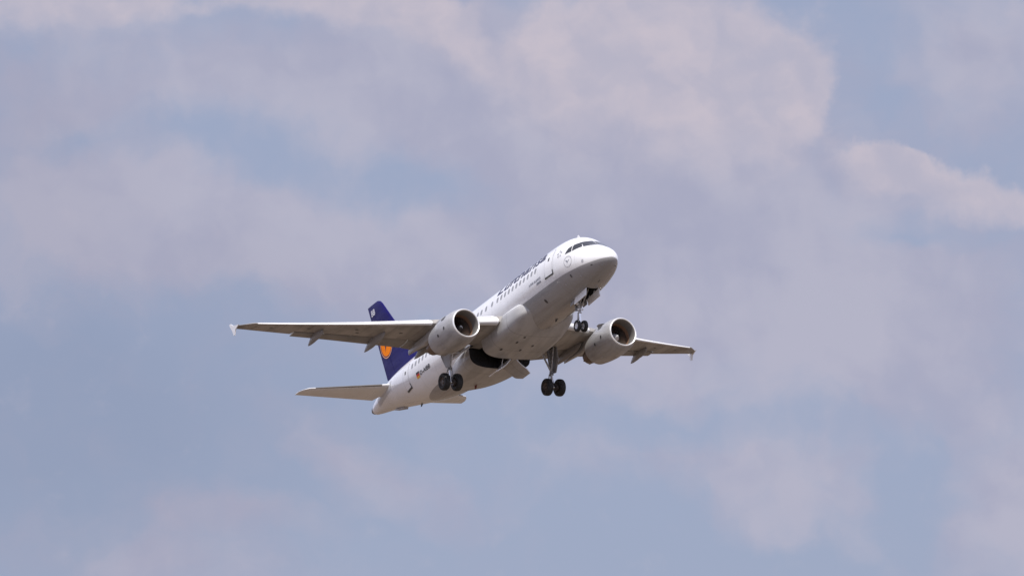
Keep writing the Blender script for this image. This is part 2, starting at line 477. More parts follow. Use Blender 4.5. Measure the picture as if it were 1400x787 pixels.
xs = [33.6*0+6.4*(i/44)**2 for i in range(45)]+[6.4+i*0.55 for i in range(1, 27)]
xs += [21.0+i*0.42 for i in range(0, 31) if 21.0+i*0.42 < 33.5]+[33.6]
mb = MB()
NS = 72
mb.grid([[fpt(max(x, 0.0004), 2*PI*k/NS) for k in range(NS)] for x in xs], True, 0, (True, True))
fme = mb.mesh('fuselage', [M['fuselage']])
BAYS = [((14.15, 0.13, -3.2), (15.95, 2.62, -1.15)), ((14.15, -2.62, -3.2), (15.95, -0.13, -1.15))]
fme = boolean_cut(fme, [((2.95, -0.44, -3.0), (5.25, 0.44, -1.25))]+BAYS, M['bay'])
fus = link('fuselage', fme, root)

# auxiliary power unit exhaust at the tail end
MB().lathe([(33.45, .27), (33.62, .20), (33.70, .15), (33.66, .11), (33.45, .10), (33.44, .001)], (0, 0, .89), n=20).build('exhaust_outlet', M['exhaust'], fus)

# cabin windows
def rounded(w, h, n=3):
    pts = []; r = min(w, h)*0.45
    for cx, cy, a0 in ((w/2-r, h/2-r, 0), (-w/2+r, h/2-r, 90), (-w/2+r, -h/2+r, 180), (w/2-r, -h/2+r, 270)):
        for k in range(n+1):
            a = math.radians(a0+90*k/n); pts.append((cx+r*math.cos(a), cy+r*math.sin(a)))
    return pts
win_x = [6.72+0.533*i for i in range(11)]+[12.82, 13.68, 14.35]+[14.88+0.533*i for i in range(19)]
def window_at(x, sg, z=0.70):
    mb = MB()
    mb.poly([side(x+u, z+v, sg, 0.006) for u, v in rounded(.29, .40)], 1)
    mb.poly([side(x+u, z+v, sg, 0.012) for u, v in rounded(.225, .335)], 0)
    return mb
for x in win_x:
    window_at(x, 1).build('cabin_window', [M['cabinglass'], M['frame']], fus)
for x in win_x:
    window_at(x, -1).build('cabin_window', [M['cabinglass'], M['frame']], fus)

# cockpit windows
def mirror_quad(q): return [(-a, b) for a, b in q]
front_q = [(0.03, .60), (0.94, .57), (0.79, 1.05), (0.03, 1.12)]
for q in (front_q, mirror_quad(front_q)):
    mb = MB(); patch(mb, lambda y, z: front(y, z, 0.006), [(a+(0.03 if (a > 0) == (k in (1, 2)) else -0.03)*(1 if abs(a) > .1 else 0), b+(-.03 if k < 2 else .03)) for k, (a, b) in enumerate(q)], 6, 1)
    patch(mb, front, q, 6, 0)
    mb.build('cockpit_window', [M['glass'], M['frame']], fus)
side_qs = [[(2.43, .47), (1.86, .585), (2.21, 1.04), (2.54, .94)], [(3.03, .46), (2.48, .465), (2.59, .925), (2.85, .80)]]
for sg in (1, -1):
    for q in side_qs:
        mb = MB(); patch(mb, lambda x, z: side(x, z, sg), q, 5, 0)
        mb.build('cockpit_window', [M['glass'], M['frame']], fus)

# doors
def door(x0, x1, z0, z1, sg, sill_x):
    d = MB()
    patch(d, lambda x, z: side(x, z, sg, 0.010), [(x0, z0), (x1, z0), (x1, z1), (x0, z1)], 8, 0)
    w = .035
    for q in ([(x0-w, z0-w), (x0, z0-w), (x0, z1+w), (x0-w, z1+w)], [(x1, z0-w), (x1+w, z0-w), (x1+w, z1+w), (x1, z1+w)],
              [(x0, z1), (x1, z1), (x1, z1+w), (x0, z1+w)]):
        patch(d, lambda x, z: side(x, z, sg, 0.008), q, 8, 1)
    o = d.build('cabin_door', [M['white'], M['seam']], root)
    s = MB()
    path = [(x0-.06, z0-.11), (x1+.06, z0-.11), (x1+.06, z0), (sill_x+.06, z0), (sill_x+.06, z0+.24), (x0-.06, z0+.24)]
    for q in ([path[0], path[1], path[2], (x0-.06, z0)], [(x0-.06, z0), (sill_x+.06, z0), path[4], path[5]]):
        patch(s, lambda x, z: side(x, z, sg, 0.022), q, 6)
    s.build('door_sill', M['sill'], o)
    s = MB(); q = [((x0+x1)/2-.09, z0+.98), ((x0+x1)/2+.09, z0+.98), ((x0+x1)/2+.09, z0+1.2), ((x0+x1)/2-.09, z0+1.2)]
    patch(s, lambda x, z: side(x, z, sg, 0.02), q, 3)
    s.build('window', M['sill'], o)
for sg in (1, -1):
    door(4.45, 5.42, -.28, 1.35, sg, 4.43)
    door(25.15, 26.0, -.50, 1.10, sg, 25.12)

# small marks, vents and probes on the skin
for (x, z, w, h, m) in ((1.56, -.52, .16, .20, 'seam'), (2.95, -1.05, .10, .20, 'sill'), (3.85, -1.30, .14, .10, 'seam'),
                        (2.3, -1.28, .10, .12, 'seam'), (6.6, -1.42, .20, .24, 'sill'), (1.1, -.95, .14, .06, 'sill')):
    mb = MB(); mb.poly([side(x+u, z+v, 1) for u, v in rounded(w, h)])
    mb.build('vent', M[m], fus)
for (x, sg) in ((3.75, 1), (9.4, 1)):
    p = fpt(x, PI/2)
    MB().prism([(x-.15, -.012, p.z-.03), (x+.2, -.012, p.z-.03), (x+.22, -.012, p.z+.24), (x+.06, -.012, p.z+.24)], (0, .024, 0)).build('antenna', M['white'], fus)
for (x, h, m) in ((1.9, .06, 'sill'), (7.9, .12, 'sill'), (26.9, .12, 'sill')):
    z = sec(x)[1]
    MB().prism([(x-.12, -.015, z+.04), (x+.24, -.015, z+.04), (x+.30, -.015, z-h), (x+.16, -.015, z-h)], (0, .03, 0)).build('antenna', M[m], fus)
for y in (-.5, .5):
    p = front(y, -1.12, 0.0)
    MB().tube(p, p+Vector((-.22, 0, -.12)), .02).build('pitot_probe', M['bare'], fus)
MB().prism([(29.2, -.18, -.40), (30.3, -.18, -.13), (30.5, -.18, -.16), (29.3, -.18, -.50)], (0, .36, 0)).build('drain_panel', M['seam'], fus)

# lettering wrapped on the skin
def text_mesh(body, size, bold=0.0, shear=0.0, spacing=1.0):
    cu = bpy.data.curves.new('lettering', 'FONT')
    cu.body = body; cu.size = size; cu.offset = bold*size; cu.shear = shear; cu.resolution_u = 4; cu.space_character = spacing
    o = bpy.data.objects.new('lettering', cu); C.objects.link(o)
    dg = bpy.context.evaluated_depsgraph_get(); dg.update()
    me = bpy.data.meshes.new_from_object(o.evaluated_get(dg))
    bpy.data.objects.remove(o)
    bm = bmesh.new(); bm.from_mesh(me)
    bmesh.ops.triangulate(bm, faces=bm.faces)
    for _ in range(4):
        es = [e for e in bm.edges if e.calc_length() > 0.16]
        if not es: break
        bmesh.ops.subdivide_edges(bm, edges=es, cuts=1)
        bmesh.ops.triangulate(bm, faces=bm.faces)
    bm.to_mesh(me); bm.free()
    return me
def put_text(name, body, size, fn, m, parent, width=None, **kw):
    me = text_mesh(body, size, **kw)
    x0 = min(v.co.x for v in me.vertices); x1 = max(v.co.x for v in me.vertices)
    k = (width/(x1-x0)) if width else 1.0
    for v in me.vertices: v.co = fn((v.co.x-x0)*k, v.co.y)
    me.materials.clear(); me.materials.append(m)
    return link(name, me, parent)
put_text('name_lettering', 'Lufthansa', 1.30, lambda u, v: arc(12.3-u, 1.07, v), M['navy'], fus, width=6.75, bold=0.02)
put_text('name_lettering', 'Lufthansa', 1.30, lambda u, v: arc(5.55+u, 1.07, v, -1), M['navy'], fus, width=6.75, bold=0.02)
put_text('registration_lettering', 'D-AIBB', 0.43, lambda u, v: arc(23.34-u, -.36, v), M['ink'], fus, width=1.5, bold=0.02)
put_text('small_lettering', 'A STAR ALLIANCE', 0.20, lambda u, v: arc(7.62-u, -.10, v), M['greymark'], fus, width=1.62, bold=0.03)
put_text('small_lettering', 'MEMBER', 0.20, lambda u, v: arc(6.62-u, -.34, v), M['greymark'], fus, width=0.62, bold=0.03)
mb = MB()
for i, z in enumerate((-.02, -.16, -.30)):
    patch(mb, lambda x, z: side(x, z, 1), [(23.92, z-.14), (23.46, z-.14), (23.46, z), (23.92, z)], 3, i)
mb.build('flag', [M['ink'], M['red'], M['gold']], fus)

# bird emblem: thin ring and a flying crane
CRANE = [[(-.06, .08), (-.30, .45), (-.72, .66), (-.66, .50), (-.80, .48), (-.52, .26), (-.60, .20), (-.26, -.02)],
         [(-.06, .08), (.22, .22), (.48, .42), (.86, .50), (.52, .30), (.26, .04), (.02, -.10), (-.26, -.02)],
         [(-.26, -.02), (.02, -.10), (-.10, -.32), (-.34, -.66), (-.24, -.30)]]
def emblem(mb, fn, r, ring_w, mi_ring, mi_bird, n=40, bird=True, scale=.86):
    mb.grid([[fn(rr*math.cos(2*PI*k/n), rr*math.sin(2*PI*k/n)) for k in range(n)] for rr in (r, r-ring_w)], True, mi_ring)
    if bird:
        for p in CRANE: mb.poly([fn(a*r*scale, b*r*scale) for a, b in p], mi_bird)
mb = MB()
emblem(mb, lambda u, v: side(2.76-u, -.14+v, 1), .36, .022, 0, 0, scale=.66)
mb.build('crane_emblem', M['greymark'], fus)
mb = MB()
for k in range(5):
    a = math.radians(90+72*k)
    for s1 in (-1, 1):
        cx, cy = .19*math.cos(a), .19*math.sin(a); tx, ty = -math.sin(a), math.cos(a)
        mb.poly([side(3.62-(cx+u*tx+v*math.cos(a)), .70+(cy+u*ty+v*math.sin(a)), 1) for u, v in ((0, -.12), (s1*.075, .05), (s1*.03, .07))])
mb.build('star_emblem', M['greymark'], fus)

# ------------------------------------------------------------------ belly fairing with open wheel bays
FA = [[8.6, 1.50, -.62, -1.5], [9.0, 1.90, -.48, -1.70], [9.5, 2.08, -.38, -1.93], [10.3, 2.18, -.34, -2.2], [11.5, 2.26, -.38, -2.42], [13, 2.25, -.48, -2.54],
      [14.5, 2.27, -.55, -2.56], [16.5, 2.25, -.62, -2.56], [18, 2.12, -.80, -2.52], [19.3, 1.85, -1.0, -2.42], [20.4, 1.45, -1.25, -2.27], [21.4, .9, -1.55, -2.06], [21.9, .5, -1.7, -1.96]]
FQ = [pchip([s[0] for s in FA], [s[k] for s in FA]) for k in (1, 2, 3)]
def fair(x, a, n=3.3):
    W, zt, zb = [f(x) for f in FQ]; c, s = math.cos(a), math.sin(a)
    zc, h = (zt+zb)/2, (zt-zb)/2
    return Vector((x, W*math.copysign(abs(c)**(2/n), c), zc+h*math.copysign(abs(s)**(2/n), s)))
mb = MB()
mb.grid([[fair(8.6+13.3*i/56, 2*PI*k/72) for k in range(72)] for i in range(57)], True, 0, (True, True))
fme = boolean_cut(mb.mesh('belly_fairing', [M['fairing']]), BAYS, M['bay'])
fairing = link('belly_fairing', fme, root)
for (x, y) in ((10.9, .9), (11.6, 1.1), (12.6, .35), (11.9, -.2), (12.9, 1.6)):
    zb = FQ[2](x); W = FQ[0](x); zt = FQ[1](x); zc, h = (zt+zb)/2, (zt-zb)/2
    zz = lambda yy: zc-h*(1-(abs(yy)/W)**3.3)**(1/3.3)-.012
    mb = MB(); mb.poly([(x+u, y+v, zz(y+v)) for u, v in rounded(.30, .14)])
    mb.build('vent', M['sill'], fairing)

MB().prism([(19.3, -.02, -2.25), (19.65, -.02, -2.25), (19.75, -.02, -2.60), (19.55, -.02, -2.62)], (0, .04, 0)).build('antenna', M['redbrown'], fairing)

# wheel bay doors hinged at the keel, part way closed
for sg in (1, -1):
    mb = MB(); rows = []
    n = 14
    for k in range(n+1):
        t = k/n; w = 1.42*t
        ang = math.radians(48-26*t)                  # curls like the belly it closes
        rows.append((w, ang))
    pts = []; y, z = .16, -2.50; pts.append((y, z))
    for k in range(n):
        y += 1.42/n*math.cos(math.radians(54-34*k/n)); z -= 1.42/n*math.sin(math.radians(54-34*k/n)); pts.append((y, z))
    L = lambda k: (14.2+max(0, (k/n-.7))*.9, 15.9-max(0, (k/n-.75))*1.6)
    for off in (0, .06):
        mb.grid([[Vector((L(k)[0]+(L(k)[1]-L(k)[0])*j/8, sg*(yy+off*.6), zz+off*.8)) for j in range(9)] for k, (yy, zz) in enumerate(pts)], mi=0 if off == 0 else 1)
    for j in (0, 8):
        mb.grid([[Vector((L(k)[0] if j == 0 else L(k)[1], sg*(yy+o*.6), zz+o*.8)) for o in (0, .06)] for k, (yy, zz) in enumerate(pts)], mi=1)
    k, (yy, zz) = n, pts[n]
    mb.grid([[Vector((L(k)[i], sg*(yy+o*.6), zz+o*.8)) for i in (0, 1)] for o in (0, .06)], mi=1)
    mb.tube((14.6, sg*.5, -2.2), (14.7, sg*pts[8][0], pts[8][1]+.05), .03, mi=1)
    mb.build('wheel_bay_door', [M['fairing'], M['white']], fairing)  # white rims and inner skin: a sunlit strip put into the colour

# ------------------------------------------------------------------ wings
def foil(t, tc):
    yt = 5*tc*(.2969*math.sqrt(max(t, 0))-.126*t-.3516*t*t+.2843*t**3-.1036*t**4)
    cm = .014*(1-(2*t-1)**2)
    return cm+yt, cm-yt
def wing_geo(y):
    le = 10.12+.52*y+(max(0, y-16.45)*.6)
    te = 17.55+.045*(y-1.9) if y < 6.3 else 17.75+(y-6.3)*.2225
    zl = -1.08+.075*y+.0024*y*y
    inc = math.radians(2.6-4.4*min(1, (y-1.9)/9.5))
    tc = .15-.045*min(1, (y-1.9)/10)
    return le, te-le, zl, inc, tc
def wp(y, t, which, sg, dz=0.0, dx=0.0):
    le, c, zl, inc, tc = wing_geo(y)
    zu, zw = foil(t, tc)
    z = {'u': zu, 'l': zw, 'm': (zu+zw)/2}[which]*c
    return Vector((le+t*c+dx, sg*y, zl+z-t*c*math.sin(inc)+dz))
def loft(mb, ys, tl, sg, mi=0, caps=(True, True)):
    rows = []
    for y in ys:
        up = [wp(y, t, 'u', sg) for t in tl]; lo = [wp(y, t, 'l', sg) for t in reversed(tl)]
        if tl[0] == 0: lo = lo[:-1]
        rows.append(up+lo)
    mb.grid(rows, True, mi, caps)
def lin(a, b, n): return [a+(b-a)*i/n for i in range(n+1)]
T_BOX = [.018, .03, .05, .08, .12, .18, .26, .36, .46, .56, .64, .705]
T_FULL = [0, .005, .015, .03, .05, .08, .12, .18, .26, .36, .46, .56, .66, .76, .86, .93, 1.0]
CANOES = ((12.15, 1.0), (8.45, 1.1), (5.3, 1.15))
for sg in (1, -1):
    mb = MB()
    loft(mb, lin(1.6, 6.3, 8)+lin(6.3, 13.55, 12)[1:], T_BOX, sg)
    loft(mb, lin(13.56, 16.4, 5)+[16.6, 16.8, 17.0, 17.2], T_FULL, sg)
    leg_well = ((15.25, 2.25, -2.4), (16.55, 3.95, -1.05)) if sg > 0 else ((15.25, -3.95, -2.4), (16.55, -2.25, -1.05))
    wme = boolean_cut(mb.mesh('wing', [M['wing']]), [leg_well], M['bay'])
    wing = link('wing', wme, root)
    # slats: nose pieces moved forward and down
    def slat(y0, y1):
        mb = MB(); rows = []
        for y in lin(y0, y1, 8):
            le, c, zl, inc, tc = wing_geo(y)
            loop = [(t, foil(t, tc)[0]) for t in (.145, .11, .08, .05, .03, .015, .005, 0)]+[(t, foil(t, tc)[1]) for t in (.005, .015, .03, .045)]
            loop += [(.05, foil(.03, tc)[1]*.3), (.07, foil(.07, tc)[0]*.55), (.10, foil(.10, tc)[0]*.82), (.143, foil(.145, tc)[0]-.004)]
            a = math.radians(15); px, pz = .10, foil(.10, tc)[0]
            row = []
            for t, z in loop:
                dx_, dz_ = t-px, z-pz
                X = px+dx_*math.cos(a)+dz_*math.sin(a)*0-.05-(-dz_)*0.0
                X = px+dx_*math.cos(a)-dz_*math.sin(a)-.045
                Z = pz+dx_*math.sin(a)*1.0+dz_*math.cos(a)-.012
                row.append(Vector((le+X*c, sg*y, zl+Z*c-X*c*math.sin(inc))))
            rows.append(row)
        mb.grid(rows, True, 0, (True, True))
        mb.build('slat', M['slat'], wing)
    slat(2.45, 5.15); slat(6.25, 9.2); slat(9.23, 12.2); slat(12.23, 16.25)
    # flaps: rear pieces, run out and drooped a little
    def flap(y0, y1):
        mb = MB(); rows = []
        for y in lin(y0, y1, 6):
            le, c, zl, inc, tc = wing_geo(y)
            c0 = min(.30*c, 1.55); xh = c-c0
            row = []
            tt = [0, .03, .08, .16, .3, .5, .75, 1.0]
            th = lambda t: .085*c0*(2.6*math.sqrt(t)*(1-t)+.02)
            a = math.radians(7)
            zc = foil(1-c0/c, tc); zmid = (zc[0]*.55+zc[1]*.45)*c
            for t, s in [(t, 1) for t in reversed(tt)]+[(t, -1) for t in tt[1:]]:
                X = t*c0; Z = s*th(t)*.8+(-.02*c0 if s < 0 else 0)
                row.append(Vector((le+xh+.22+X*math.cos(a)+Z*math.sin(a), sg*y, zl+zmid-(xh+X)*math.sin(inc)-.02-X*math.sin(a)*.8+Z)))
            rows.append(row)
        mb.grid(rows, True, 0, (True, True))
        mb.build('flap', M['flap'], wing)
    flap(2.3, 6.28); flap(6.34, 13.5)
    # spoiler panels roof over the flap slot
    for y0, y1 in ((2.6, 6.2), (6.5, 8.2), (8.25, 9.9), (9.95, 11.6), (11.65, 13.5)):
        rows = []
        for y in lin(y0, y1, 3):
            up = [wp(y, t, 'u', sg, .006) for t in (.69, .74, .79, .84, .875)]
            rows.append(up+[p+Vector((0, 0, -.035)) for p in reversed(up)])
        mb = MB(); mb.grid(rows, True, 0, (True, True)); mb.build('spoiler', M['wing'], wing)
    # flap track fairings
    for yc, s in CANOES:
        if yc < 6: yc = 5.05 if sg > 0 else 5.55
        le, c, zl, inc, tc = wing_geo(yc)
        x0 = le+c*.34; x1 = le+c+.62*s
        rows = []
        for i in range(19):
            t = i/18; x = x0+(x1-x0)*t
            r = .235*s*max(0.02, (1-abs(2*t**.8-1)**2.3))**.8
            tt = min((x-le)/c, 1.0)
            zw = zl+foil(min(tt, .99), tc)[1]*c-tt*c*math.sin(inc)
            zc = zw-.09-.16*t-max(0, t-.5)*.42*s
            rows.append([Vector((x, sg*yc+r*.62*math.cos(2*PI*k/16), zc+r*1.35*math.sin(2*PI*k/16))) for k in range(16)])
        mb = MB(); mb.grid(rows, True, 0, (True, True))
        mb.build('flap_track_fairing', M['canoe'], wing)
    # wing tip fence
    le, c, zl, inc, tc = wing_geo(17.2)
    mb = MB(); zr = zl
    poly = [(le-.12, zr+.02), (le+.62, zr+.19), (le+.98, zr+.44), (le+1.16, zr+.44), (le+.98, zr+.08), (le+.86, zr-.06), (le+.74, zr-.44), (le+.58, zr-.47), (le+.40, zr-.15)]
    mb.prism([(x, sg*17.19, z) for x, z in poly], (0, sg*.06, 0))
    mb.build('wingtip_fence', M['white'], wing, angle=20)
    # fuel vents and access panels under the wing
    for (y, t) in ((15.2, .45), (13.0, .35), (10.2, .3), (9.9, .5), (7.4, .4)):
        mb = MB(); mb.poly([wp(y+v, t+u/3, 'l', sg, -.008) for u, v in rounded(.16, .22)])
        mb.build('access_panel', M['sill'], wing)

    # ---------------- engine under this wing
    ey, ez, ex = (5.75 if sg > 0 else -5.94), -1.97, 9.74
    c0 = (ex, ey, ez)
    eng = MB().lathe([(.06, 1.0), (.16, 1.045), (.45, 1.115), (.9, 1.165), (1.5, 1.19), (2.1, 1.17), (2.6, 1.12), (3.1, 1.05), (3.6, .955), (3.61, .93), (3.2, .92), (2.6, .90)], c0, n=64).build('engine_nacelle', M['nacelle'], root)
    MB().lathe([(.06, 1.0), (.022, .972), (0, .94), (.010, .912), (.035, .89)], c0, n=64).build('inlet_lip', M['lip'], eng)
    MB().lathe([(.035, .89), (.07, .868), (.16, .85), (.35, .835), (.6, .84), (.78, .85)], c0, n=64).build('inlet_duct', M['duct'], eng)
    MB().lathe([(.78, .85), (1.0, .862), (1.25, .865), (1.6, .86), (1.6, .25)], c0, n=64).build('fan_case', M['fancase'], eng)
    mb = MB()
    nb = 36
    for b in range(nb):
        a0 = 2*PI*b/nb; rows = []
        for i in range(6):
            r = .27+.58*i/5; tw = math.radians(28+34*i/5); ch = .20+.04*i/5
            row = []
            for s in (-1, -.33, .33, 1):
                x = 1.16+s*ch/2*math.cos(tw); da = s*ch/2*math.sin(tw)/r
                row.append(Vector((ex+x, ey+r*math.cos(a0+da), ez+r*math.sin(a0+da))))
            rows.append(row)
        mb.grid(rows)
    mb.build('fan', M['blade'], eng)
    MB().lathe([(.74, .001), (.77, .05), (.88, .13), (1.0, .21), (1.10, .268), (1.24, .29)], c0, n=32).build('spinner', M['ink'] if sg > 0 else M['rim'], eng)
    if sg > 0:
        mb = MB(); rows = []
        for i in range(10):
            t = i/9; a = 1.0+t*2.6; x = .80+.20*t; r = .075+.135*t; wd = .045*math.sin(PI*min(1, t+.12))
            rows.append([Vector((ex+x-.012, ey+(r+s*wd)*math.cos(a), ez+(r+s*wd)*math.sin(a))) for s in (-1, 1)])
        mb.grid(rows); mb.build('spinner_swirl', M['white_mark'], eng)
    MB().lathe([(2.6, .90), (2.6, .66), (3.4, .70), (3.9, .67), (4.5, .53), (4.9, .43), (4.89, .40), (4.6, .39)], c0, n=48).build('core_cowl', M['exhaust'], eng)
    MB().lathe([(4.6, .39), (4.6, .28), (5.0, .22), (5.5, .06), (5.55, .001)], c0, n=32).build('exhaust_plug', M['exhaust'], eng)
    # pylon
    rows = []
    for x, zt, zb, w in ((11.0, -.93, -1.0, .05), (11.6, -.74, -1.0, .15), (12.4, -.55, -1.0, .20), (13.3, -.52, -1.1, .22), (14.3, -.75, -1.3, .22), (15.4, -.8, -1.42, .20), (16.6, -.8, -1.30, .14), (17.8, -.9, -1.22, .03)):
        zc = (zt+zb)/2
        rows.append([Vector((x, ey+w*math.copysign(abs(math.cos(a))**.5, math.cos(a)), zc+(zt-zb)/2*math.copysign(abs(math.sin(a))**.5, math.sin(a)))) for a in [2*PI*(k+.5)/20 for k in range(20)]])
    MB().grid(rows, True, 0, (True, True)).build('pylon', M['nacelle'], eng)
    # nacelle strake, vents and latches
    NP = pchip([.16, .45, .9, 1.5, 2.1, 2.6, 3.1, 3.6], [1.045, 1.115, 1.165, 1.19, 1.17, 1.12, 1.05, .955])
    def on_nac(x, a, off=.012):
        r = NP(x)+off; return Vector((ex+x, ey+r*math.cos(a), ez+r*math.sin(a)))
    for (x, deg, w, h, m) in ((1.35, 40, .5, .34, 'sill'), (1.0, -2, .16, .20, 'sill'), (1.9, -12, .18, .20, 'sill'), (2.2, -60, .34, .10, 'seam'),
                              (1.35, 132, .5, .36, 'sill'), (1.0, 182, .16, .20, 'sill'), (2.0, -45, .10, .10, 'seam'), (1.7, -95, .30, .12, 'seam')):
        a0 = math.radians(deg)
        mb = MB(); mb.poly([on_nac(x+u, a0+v/1.15) for u, v in rounded(w, h)])
        mb.build('vent', M[m], eng)
    for xx in (.46, 2.05):
        mb = MB(); mb.grid([[on_nac(xx+d, 2*PI*k/64, .005) for k in range(64)] for d in (0, .02)], True)
        mb.build('cowl_seam', M['seam'], eng)
    a0 = math.radians(128 if sg > 0 else 52)
    mb = MB(); mb.prism([on_nac(1.0, a0, -.02), on_nac(1.9, a0, -.02), on_nac(1.9, a0, .15), on_nac(1.6, a0, .16)], (0, .02, .02))
    mb.build('strake', M['nacelle'], eng)

# ------------------------------------------------------------------ tail
def tail_surface(secs, tl, conv):
    """secs: (span, le, te, thickness); conv(x, span, half thickness) -> point"""
    rows = []
    for (s, le, te, tc) in secs:
        c = te-le
        up = [conv(le+t*c, s, (foil(t, tc)[0]-.014*(1-(2*t-1)**2))*c) for t in tl]
        lo = [conv(le+t*c, s, -(foil(t, tc)[0]-.014*(1-(2*t-1)**2))*c) for t in reversed(tl)]
        if tl[0] == 0: lo = lo[:-1]
        rows.append(up+lo)
    return rows
T_FIX = [0, .006, .015, .03, .06, .1, .16, .24, .34, .46, .58, .69]
T_MOV = [.697, .78, .86, .93, 1.0]
for sg in (1, -1):
    hs = []
    for y in (.3, 1.1, 2.4, 3.8, 5.2, 5.95, 6.2, 6.36):
        le = 28.57+.575*(y-1.1)+(max(0, y-5.95)*1.0)+(.18 if y > 6.3 else 0); te = 31.72+.205*(y-.9)
        hs.append((y, le, te, .105 if y < 6 else .07))
    conv = lambda x, y, h: Vector((x, sg*y, .83+.105*y+h))
    mb = MB(); mb.grid(tail_surface(hs, T_FIX, conv), True, 0, (True, True))
    ht = mb.build('horizontal_stabiliser', M['white'], root)
    e = [s for s in hs if .9 < s[0] < 6.0]
    mb = MB(); mb.grid(tail_surface(e, T_MOV, conv), True, 0, (True, True))
    mb.build('elevator', M['white'], ht)
    e = [s for s in hs if s[0] > 5.9]
    mb = MB(); mb.grid(tail_surface(e, T_MOV, conv), True, 0, (True, True))
    mb.build('tip_cap', M['white'], ht)
    # bare metal leading edge, its dark reflection painted as flat brown-grey
    rows = []
    for y in lin(1.75, 5.6, 8):
        le = 28.57+.575*(y-1.1); te = 31.72+.205*(y-.9); c = te-le
        fo = lambda t: (foil(t, .105)[0]-.014*(1-(2*t-1)**2))*c+.006
        rows.append([conv(le+t*c-(.006 if t < .01 else 0), y, s*fo(t)) for t, s in ((.03, 1), (.012, 1), (.004, 1), (0, 0), (.004, -1), (.012, -1), (.02, -1))])
    mb = MB(); mb.grid(rows); mb.build('leading_edge', M['edge'], ht)
    # seal plate where the stabiliser meets the tail cone
    mb = MB()
    rows = [[Vector((x, sg*(sec(x)[2]+.012)*math.sqrt(max(0, 1-((z-sec(x)[3])/((sec(x)[1 if z < sec(x)[3] else 0])-sec(x)[3]))**2)), z)) for z in lin(.45, 1.15, 6)] for x in lin(28.4, 31.6, 10)]
    mb.grid(rows); mb.build('seal_plate', M['frame'], ht)

def fin_geo(z):
    return 26.1+.755*(z-1.7), 31.1+.25*(z-1.7)
fs_ = [(z, *fin_geo(z), .10) for z in (1.5, 2.2, 3.2, 4.4, 5.6, 6.8, 7.55)]
fs_ += [(7.80, fin_geo(7.80)[0]+.06, fin_geo(7.80)[1], .09), (7.95, fin_geo(7.95)[0]+.30, fin_geo(7.95)[1], .05)]
convf = lambda x, z, h: Vector((x, h, z))
mb = MB(); mb.grid(tail_surface(fs_, T_FIX, convf), True, 0, (True, True))
fin = mb.build('vertical_stabiliser', M['blue'], root)
fin['label'] = 'dark blue tail fin with orange emblem'
mb = MB(); mb.grid(tail_surface([s for s in fs_ if s[0] > 2.1], T_MOV, convf), True, 0, (True, True))
mb.build('rudder', M['blue'], fin)
mb = MB()
rows = []
for x, h, w in ((24.2, .0, .03), (25.0, .12, .06), (25.8, .35, .10), (26.4, .75, .16), (26.9, 1.05, .18)):
    rows.append([Vector((x, -w, 1.95)), Vector((x, -w*.6, 2.05+h*.6)), Vector((x, 0, 2.07+h)), Vector((x, w*.6, 2.05+h*.6)), Vector((x, w, 1.95))])
mb.grid(rows, False); mb.build('dorsal_fillet', M['blue'], fin)
def on_fin(x, z, sg=1, off=.014):
    le, te = fin_geo(z); c = te-le; t = (x-le)/c
    return Vector((x, sg*((foil(t, .10)[0]-.014*(1-(2*t-1)**2))*c+off), z))
for sg in (1, -1):
    f0 = lambda u, v, o=.014: on_fin(30.56-sg*u, 4.66+v, sg, o)
    mb = MB()
    emblem(mb, f0, 1.02, .07, 0, 0, 48, False)
    n = 48
    mb.grid([[f0(r*math.cos(2*PI*k/n), r*math.sin(2*PI*k/n)) for k in range(n)] for r in (.88, .6, .3, .001)], True, 1)
    for p in CRANE: mb.poly([f0(a*.80, b*.80, .022) for a, b in p], 2)
    mb.build('crane_emblem', [M['emblem_ring'], M['orange'], M['blue']], fin)
    put_text('tail_lettering', 'BB', .58, lambda u, v: on_fin(32.20-u if sg > 0 else 31.66+u, 7.16+v, sg), M['white_mark'], fin, width=.62, bold=.03)

# ------------------------------------------------------------------ landing gear
def tyre_prof(r, w):
    rim = r*.52
    return [(-w*.36, rim), (-w*.46, rim*1.08), (-w*.5, r*.74), (-w*.48, r*.88), (-w*.36, r*.97), (-w*.2, r), (0, r*1.005), (w*.2, r), (w*.36, r*.97), (w*.48, r*.88), (w*.5, r*.74), (w*.46, rim*1.08), (w*.36, rim)]
def rim_prof(r, w):
    q = r*.53
    return [(-w*.38, q), (-w*.42, q*.94), (-w*.30, q*.84), (-w*.22, q*.50), (-w*.34, q*.34), (-w*.36, .001), (w*.36, .001), (w*.34, q*.34), (w*.22, q*.50), (w*.30, q*.84), (w*.42, q*.94), (w*.38, q)]

# nose gear
nx, nz = 5.07, -3.64
gear = MB().tube((4.86, 0, -1.5), (4.98, 0, -2.72), .105).tube((4.98, 0, -2.72), (4.985, 0, -2.78), .125).build('nose_landing_gear', M['strut'], root)
MB().tube((4.98, 0, -2.74), (nx, 0, nz), .062).tube((nx, -.30, nz), (nx, .30, nz), .05).build('strut', M['chrome'], gear)
mb = MB()
mb.tube((5.10, 0, -2.75), (5.32, 0, -3.12), .035, .03).tube((5.32, 0, -3.12), (5.10, 0, -3.52), .03, .035)
mb.tube((5.08, -.09, -2.72), (5.32, -.05, -3.12), .02).tube((5.08, .09, -2.72), (5.32, .05, -3.12), .02)
mb.build('torque_link', M['strut'], gear)
mb = MB(); mb.tube((4.90, .08, -2.45), (3.75, .16, -1.55), .05).tube((4.90, -.08, -2.45), (3.75, -.16, -1.55), .05).tube((4.3, -.13, -2.0), (4.3, .13, -2.0), .035)
mb.build('drag_brace', M['strut'], gear)
